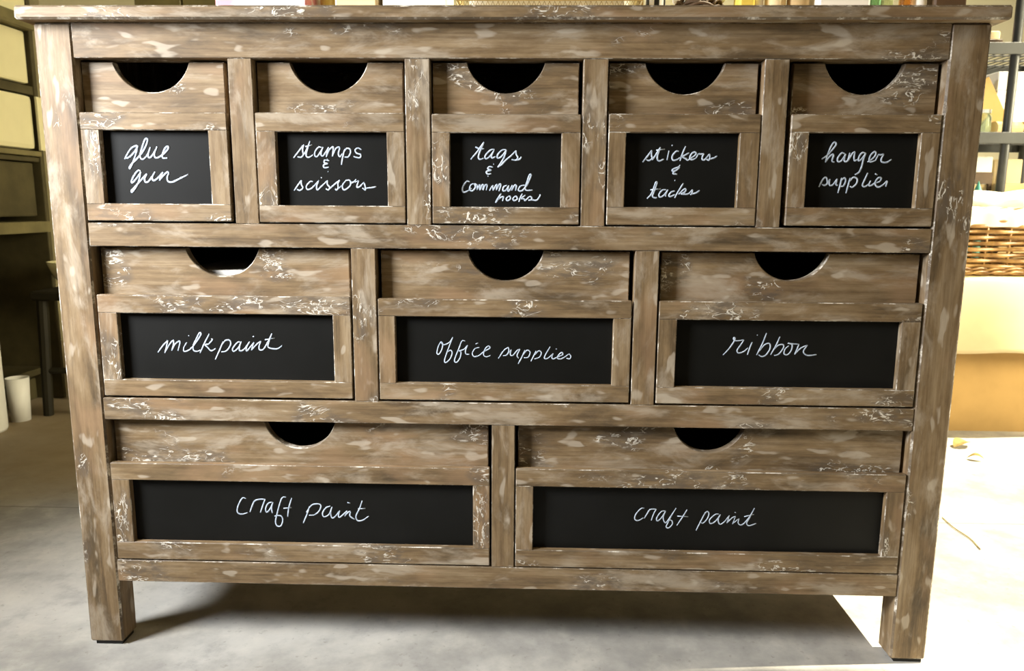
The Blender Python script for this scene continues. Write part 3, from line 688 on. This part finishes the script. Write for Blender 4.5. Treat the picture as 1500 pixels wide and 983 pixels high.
# stool with a cream bowl between the cupboard and the dresser
DKSTOOL = plain('near_black_stool_wood', (0.020, 0.017, 0.009), 0.6, 0.2)
t = thing('dark_stool', 'low dark wooden stool under the cream bowl, behind the left leg', 'stool', (-1.55, 1.50, 0))
mesh_obj('seat', nbox(-0.125, 0.125, -0.125, 0.125, 0.408, 0.440, bevel=0.006), DKSTOOL, t)
for sx in (-1, 1):
    for sy in (-1, 1):
        mesh_obj('leg', tube(bmesh.new(), [(sx * .108, sy * .108, 0), (sx * .098, sy * .098, .4075)], [0.017, 0.020], 10), DKSTOOL, t)
for sy in (-1, 1):
    mesh_obj('stretcher', tube(bmesh.new(), [(-0.103, sy * .104, .16), (0.103, sy * .104, .16)], 0.011, 8), DKSTOOL, t)
bm = lathe(bmesh.new(), [(0, 0), (0.05, 0), (0.052, 0.008), (0.085, 0.045), (0.102, 0.095), (0.098, 0.095), (0.08, 0.048), (0.048, 0.014), (0, 0.012)])
t = tag(mesh_obj('cream_bowl', bm, CREAM, None, (0, 0, 0), smooth=True), 'cream bowl on the dark stool behind the left leg', 'bowl')
t.location = (-1.565, 1.50, 0.4402)
# white canister
t = thing('white_canister', 'tall white plastic canister on the floor by the cupboard', 'canister', (-1.735, 1.19, 0))
mesh_obj('body', lathe(bmesh.new(), [(0, 0), (0.056, 0), (0.060, 0.01), (0.060, 0.30), (0.030, 0.35), (0.028, 0.375), (0, 0.375)]), WHITE, t, smooth=True)
mesh_obj('cap', lathe(bmesh.new(), [(0, 0.3755), (0.032, 0.3755), (0.032, 0.425), (0.027, 0.43), (0, 0.43)]), WHITE, t)
t = thing('white_cup', 'short white cup on the floor beside the tall canister', 'cup', (-1.712, 1.325, 0))
mesh_obj('body', lathe(bmesh.new(), [(0, 0), (0.030, 0), (0.036, 0.15), (0.033, 0.15), (0.028, 0.006), (0, 0.006)]), WHITE, t, smooth=True)
# olive cabinet and leaning board seen just above the top's left half
t = thing('olive_cabinet', 'tall olive cabinet rising behind the left half of the dresser top', 'cabinet', (-1.16, 1.75, 0))
mesh_obj('body', nbox(-0.19, 0.15, -0.14, 0.2, 0.06, 1.75, bevel=0.004), OLIVE2, t)
for x0, x1 in ((-0.186, -0.022), (-0.018, 0.146)):
    d_ = mesh_obj('door', nbox(x0, x1, -0.160, -0.141, 0.08, 1.73, bevel=0.004), OLIVE2, t)
    kx = x1 - 0.02 if x0 < -0.1 else x0 + 0.02
    mesh_obj('knob', lathe(bmesh.new(), [(0, -0.012), (0.010, -0.008), (0.013, 0), (0.010, 0.008), (0, 0.012)], 14, (kx, -0.170, 0.9)), STEEL, d_, smooth=True)
mesh_obj('plinth', nbox(-0.18, 0.14, -0.12, 0.19, 0.0, 0.06), OLIVE, t)

# ------------------------------------------------------------------ right background
RY = 1.75
t = thing('shelving_rack', 'black steel shelving rack with wire shelves behind the right side', 'rack', (1.2, RY, 0))
def upright(x, y, h=2.1):
    u = mesh_obj('upright', tube(bmesh.new(), [(x, y, 0.0), (x, y, h)], 0.0155, 14), STEEL, t, smooth=True)
    return u
ups = [(-0.55, 0.0), (0.566, 0.0), (1.35, 0.0), (-0.55, 0.42), (0.89, 0.42), (1.35, 0.42)]
for x, y in ups:
    upright(x, y)
for zc in (1.745, 1.3035, 0.994, 0.52, 0.14):
    for y in (-0.021, 0.441):
        mesh_obj('rail', nbox(-0.57, 1.37, y - 0.0045, y + 0.0045, zc - 0.020, zc + 0.020, bevel=0.001), STEEL, t)
    for x in (-0.55, 1.35):
        mesh_obj('side_rail', nbox(x - 0.004, x + 0.004, 0.017, 0.403, zc - 0.018, zc + 0.018, bevel=0.001), STEEL, t)
    bm = bmesh.new()
    for q in range(58):
        x = -0.53 + 1.86 * q / 57
        tube(bm, [(x, -0.0155, zc + 0.012), (x, 0.436, zc + 0.012)], 0.0022, 5)
    for q in range(4):
        tube(bm, [(-0.54, 0.05 + 0.107 * q, zc + 0.007), (1.34, 0.05 + 0.107 * q, zc + 0.007)], 0.0032, 6)
    mesh_obj('wire_shelf', bm, STEEL, t)
# cardboard box with its front flap folded out
BX0, BX1, BY0, BY1, BH = 1.33, 1.95, 1.36, 1.715, 0.525
t = thing('cardboard_box', 'large cardboard box with a pale flap hanging out under the wicker basket', 'box', ((BX0 + BX1) / 2, (BY0 + BY1) / 2, 0))
hx, hy, th = (BX1 - BX0) / 2, (BY1 - BY0) / 2, 0.005
bm = bmesh.new()
box(bm, -hx, hx, -hy, -hy + th, 0.0, BH - 0.005)
box(bm, -hx, hx, hy - th, hy, 0.0, BH - 0.005)
box(bm, -hx, -hx + th, -hy + th, hy - th, 0.0, BH - 0.005)
box(bm, hx - th, hx, -hy + th, hy - th, 0.0, BH - 0.005)
box(bm, -hx + th, hx - th, -hy + th, hy - th, 0.0, th)
mesh_obj('body', bm, CARD, t)
mesh_obj('top_flap', nbox(-hx, hx, -hy + 0.004, hy, BH - 0.005, BH), CARD, t)
bm = bmesh.new()
prof = [(-hy, BH - 0.001), (-hy - 0.020, BH - 0.010), (-hy - 0.042, BH - 0.075), (-hy - 0.055, BH - 0.165), (-hy - 0.060, BH - 0.240)]
prof = [(p.x, p.y) for p in smooth_path([(a, b, 0) for a, b in prof], 5)]
NX = 16
G = []
for k_ in (0, 1):
    g = []
    for i in range(NX + 1):
        x = -hx + 2 * hx * i / NX
        sag = 0.012 * math.sin(i * 0.55 + 1.0)
        g.append([bm.verts.new((x, y - 0.004 * k_ + (sag * (j / len(prof))), z - 0.003 * k_ - (0.010 * i / NX + 0.006 * math.sin(i * 0.7)) * (j / len(prof)))) for j, (y, z) in enumerate(prof)])
    G.append(g)
for g in G:
    for i in range(NX):
        for j in range(len(prof) - 1):
            bm.faces.new((g[i][j], g[i + 1][j], g[i + 1][j + 1], g[i][j + 1]))
J = len(prof) - 1
for i in range(NX):
    bm.faces.new((G[0][i][J], G[0][i + 1][J], G[1][i + 1][J], G[1][i][J]))
    bm.faces.new((G[0][i][0], G[0][i + 1][0], G[1][i + 1][0], G[1][i][0]))
for j in range(J):
    for i in (0, NX):
        bm.faces.new((G[0][i][j], G[0][i][j + 1], G[1][i][j + 1], G[1][i][j]))
o = mesh_obj('front_flap', bm, CARDL, t, smooth=True)  # paler than the box body: sunlight on the flap put into its colour
o['label'] = 'pale folded-out flap'

# wicker basket on the box
t = thing('wicker_basket', 'brown wicker basket with a cream cloth liner on the cardboard box', 'basket', (1.66, 1.535, BH))
def rrect(hx, hy, r, n):
    """n points evenly spaced round a rounded rectangle, starting front left, running along the front"""
    segs = []
    for cx, cy, a0 in ((hx - r, -hy + r, -90), (hx - r, hy - r, 0), (-hx + r, hy - r, 90), (-hx + r, -hy + r, 180)):
        segs += [(cx + r * math.cos(math.radians(a0 + 90 * i / 10)), cy + r * math.sin(math.radians(a0 + 90 * i / 10))) for i in range(11)]
    segs = segs[33:] + segs[:33]
    L_ = [0]
    for a, b in zip(segs, segs[1:] + segs[:1]):
        L_.append(L_[-1] + math.dist(a, b))
    out = []
    j = 0
    for i in range(n):
        s = L_[-1] * i / n
        while L_[j + 1] < s:
            j += 1
        a, b = segs[j], segs[(j + 1) % len(segs)]
        u = (s - L_[j]) / max(1e-9, L_[j + 1] - L_[j])
        x, y = a[0] + (b[0] - a[0]) * u, a[1] + (b[1] - a[1]) * u
        d_ = Vector((b[1] - a[1], -(b[0] - a[0]))).normalized()
        out.append((x, y, d_.x, d_.y))
    return out
HX, HY, RC = 0.265, 0.165, 0.05
NS = 22
PTS = NS * 12
ring = rrect(HX, HY, RC, PTS)
bm = bmesh.new()
rows = 9
for q in range(rows):
    z = 0.030 + q * 0.0185
    grow = 0.006 * q / rows
    ph = math.pi * (q % 2)
    pts = []
    for i, (x, y, nx, ny) in enumerate(ring):
        o_ = 0.0062 * math.sin(2 * math.pi * (i / PTS) * NS / 2 + ph) + grow
        pts.append((x + nx * o_, y + ny * o_, z + 0.0012 * math.sin(i * 0.09 + q)))
    tube(bm, pts, 0.0068, 8, closed=True)
mesh_obj('weave', bm, WICK, t, smooth=True)
for q in range(NS):
    x, y, nx, ny = ring[int((q + 0.0) * 12) % PTS]
    mesh_obj('stake', tube(bmesh.new(), [(x - nx * .001, y - ny * .001, 0.012), (x + nx * .006, y + ny * .006, 0.212)], 0.0044, 7), WICK, t, smooth=True)
for q, (zz, s_) in enumerate(((0.009, 0.008), (0.020, 0.004), (0.212, 0.006))):
    bm = bmesh.new()
    for st_ in range(2):
        pts = []
        for i, (x, y, nx, ny) in enumerate(ring):
            a = 2 * math.pi * i / 18 + math.pi * st_
            pts.append((x + nx * (s_ + 0.004 * math.cos(a)), y + ny * (s_ + 0.004 * math.cos(a)), zz + 0.0042 * math.sin(a)))
        tube(bm, pts, 0.0042, 7, closed=True)
    mesh_obj('braided_rim', bm, WICK, t, smooth=True)
mesh_obj('base', nbox(-HX + 0.008, HX - 0.008, -HY + 0.008, HY - 0.008, 0.003, 0.010), WICK, t)
# liner: band folded over the rim and a loose puffed top
lr = rrect(HX, HY, RC, 120)
bm = bmesh.new()
prof = [(0.013, 0.158), (0.016, 0.176), (0.017, 0.196), (0.015, 0.212), (0.006, 0.222), (-0.004, 0.217), (-0.004, 0.227), (0.006, 0.234), (0.008, 0.248), (-0.006, 0.262), (-0.035, 0.270), (-0.075, 0.262), (-0.12, 0.255)]
R_ = []
for j, (o_, z) in enumerate(prof):
    ring_ = []
    for i, (x, y, nx, ny) in enumerate(lr):
        a = 2 * math.pi * i / 120
        wv = (0.003 * math.sin(9 * a + j) + 0.002 * math.sin(23 * a)) if j < 5 else (0.010 * math.sin(5 * a + 0.4 * j) + 0.006 * math.sin(13 * a + j))
        dz = 0 if j < 5 else 0.014 * math.sin(4 * a + 0.3 * j)
        ring_.append(bm.verts.new((x + nx * (o_ + wv * .5), y + ny * (o_ + wv * .5), z + dz * 0.7)))
    R_.append(ring_)
for A, C in zip(R_, R_[1:]):
    for i in range(120):
        bm.faces.new((A[i], A[(i + 1) % 120], C[(i + 1) % 120], C[i]))
bm.faces.new(R_[-1])
o = mesh_obj('cloth_liner', bm, CLOTH, t, smooth=True)
o['label'] = 'cream cloth liner'

# things on the rack
SZ = 0.994 + 0.0142
boxed('white_bin', 'big white bin on the middle shelf of the black rack', 'bin', 1.80, 2.04, 1.90, 2.12, 0.245, WHITE, WHITE, z=SZ)
t = thing('cardboard_sheet', 'tan cardboard sheet leaning in front of the white bin in the rack', 'cardboard', (1.755, 1.855, SZ))
bm = nbox(-0.045, 0.045, -0.003, 0.003, 0.0, 0.20, bevel=0.0008)
bmesh.ops.rotate(bm, verts=bm.verts, cent=(0, 0, 0), matrix=Matrix.Rotation(math.radians(-30), 3, 'Y'))
bmesh.ops.translate(bm, verts=bm.verts, vec=(0.045, 0, 0.0232))
mesh_obj('sheet', bm, CARD, t)
jar('green_bottle', 'squat pale green bottle on the middle shelf of the black rack', 'bottle', 1.705, 1.80, 0.028, 0.092, CLEARG, WHITE, z=SZ)
t = tag(mesh_obj('brown_roll', tube(bmesh.new(), [(-0.05, 0, 0), (0.05, 0.01, 0)], 0.026, 16), TAN), 'short tan paper roll on the middle shelf behind the rack upright', 'roll')
t.location = (1.805, 1.815, SZ + 0.0268)
boxed('sewing_box', 'low dark box with pale lid beside the tan roll in the rack', 'box', 1.875, 2.00, 1.79, 1.87, 0.055, BROWN, TAN, z=SZ)
US = 1.3035 + 0.0142
boxed('brown_tray', 'low brown tray on the upper shelf of the black rack', 'tray', 1.62, 1.742, 1.79, 1.93, 0.030, BROWN, z=US)
boxed('paper_bundle', 'cream paper bundle lying on the brown tray', 'paper', 1.63, 1.735, 1.80, 1.92, 0.030, CARDL, z=US + 0.0301)
boxed('pink_booklet', 'pink and white booklet standing on the cream paper bundle', 'booklet', 1.645, 1.730, 1.87, 1.89, 0.085, FLOR, z=US + 0.0603)
LZ = 0.52 + 0.0142
boxed('white_carton', 'tall white carton on the low shelf behind the basket', 'carton', 1.772, 1.868, 1.99, 2.10, 0.41, PAPER, PAPER, z=LZ)
boxed('kraft_carton', 'tall golden kraft carton on the low shelf right of the white one', 'carton', 1.885, 1.985, 1.99, 2.10, 0.40, CARD, CARDL, z=LZ)
boxed('brown_box', 'brown box on the low shelf in front of the two tall cartons', 'box', 1.830, 1.975, 1.86, 1.965, 0.302, TAN, z=LZ)
t = thing('dark_picture_frame', 'small dark brown frame on the low shelf in front of the white carton', 'frame', (1.770, 1.905, LZ))
bm = bmesh.new()
for a in ((-0.05, 0.05, 0.0, 0.03), (-0.05, 0.05, 0.30, 0.345), (-0.05, -0.035, 0.03, 0.30), (0.035, 0.05, 0.03, 0.30)):
    box(bm, a[0], a[1], -0.008, 0.008, a[2], a[3], 0.0015)
mesh_obj('frame', bm, BROWN, t)
mesh_obj('panel', nbox(-0.0345, 0.0345, 0.0, 0.004, 0.031, 0.299), TAN, t)
t = thing('teal_bottle', 'teal plastic bottle with a cone top on the low shelf', 'bottle', (1.725, 1.82, LZ))
mesh_obj('body', lathe(bmesh.new(), [(0, 0), (0.026, 0), (0.028, 0.006), (0.028, 0.235), (0.0, 0.310)], 22), TEAL, t, smooth=False)

# ------------------------------------------------------------------ litter on the sunlit floor
def leaf(label, x, y, l, wd, rz):
    bm = bmesh.new()
    n = 8
    mid, up, dn = [], [], []
    for i in range(n + 1):
        u = i / n
        wv = wd * math.sin(math.pi * u) ** 0.8
        z = 0.004 + 0.010 * math.sin(math.pi * u) + 0.006 * u
        mid.append(bm.verts.new((l * (u - .5), 0, z)))
        up.append(bm.verts.new((l * (u - .5), wv, z + 0.35 * wv)))
        dn.append(bm.verts.new((l * (u - .5), -wv, z + 0.25 * wv)))
    for i in range(n):
        bm.faces.new((mid[i], mid[i + 1], up[i + 1], up[i]))
        bm.faces.new((dn[i], dn[i + 1], mid[i + 1], mid[i]))
    bmesh.ops.remove_doubles(bm, verts=bm.verts, dist=1e-6)
    o = mesh_obj('dry_leaf', bm, LEAF)
    md = o.modifiers.new('thickness', 'SOLIDIFY')
    md.thickness = 0.0008
    o.location = (x, y, 0)
    o.rotation_euler = (0, 0, rz)
    tag(o, label, 'leaf', 'dry leaves on the sunlit floor')
leaf('larger curled dry leaf in the sun by the cardboard box', 1.40, 1.18, 0.075, 0.022, 0.5)
leaf('smaller dry leaf in the sun nearer the dresser', 1.37, 1.05, 0.045, 0.011, -0.5)
pts = smooth_path([(1.045, 0.61, 0.0022), (1.04, 0.55, 0.0026), (1.045, 0.49, 0.0024), (1.037, 0.435, 0.0022)], 5)
tag(mesh_obj('twig', tube(bmesh.new(), pts, 0.0012, 6), LEAF, smooth=True), 'thin dry twig on the sunlit floor right of the dresser', 'twig')
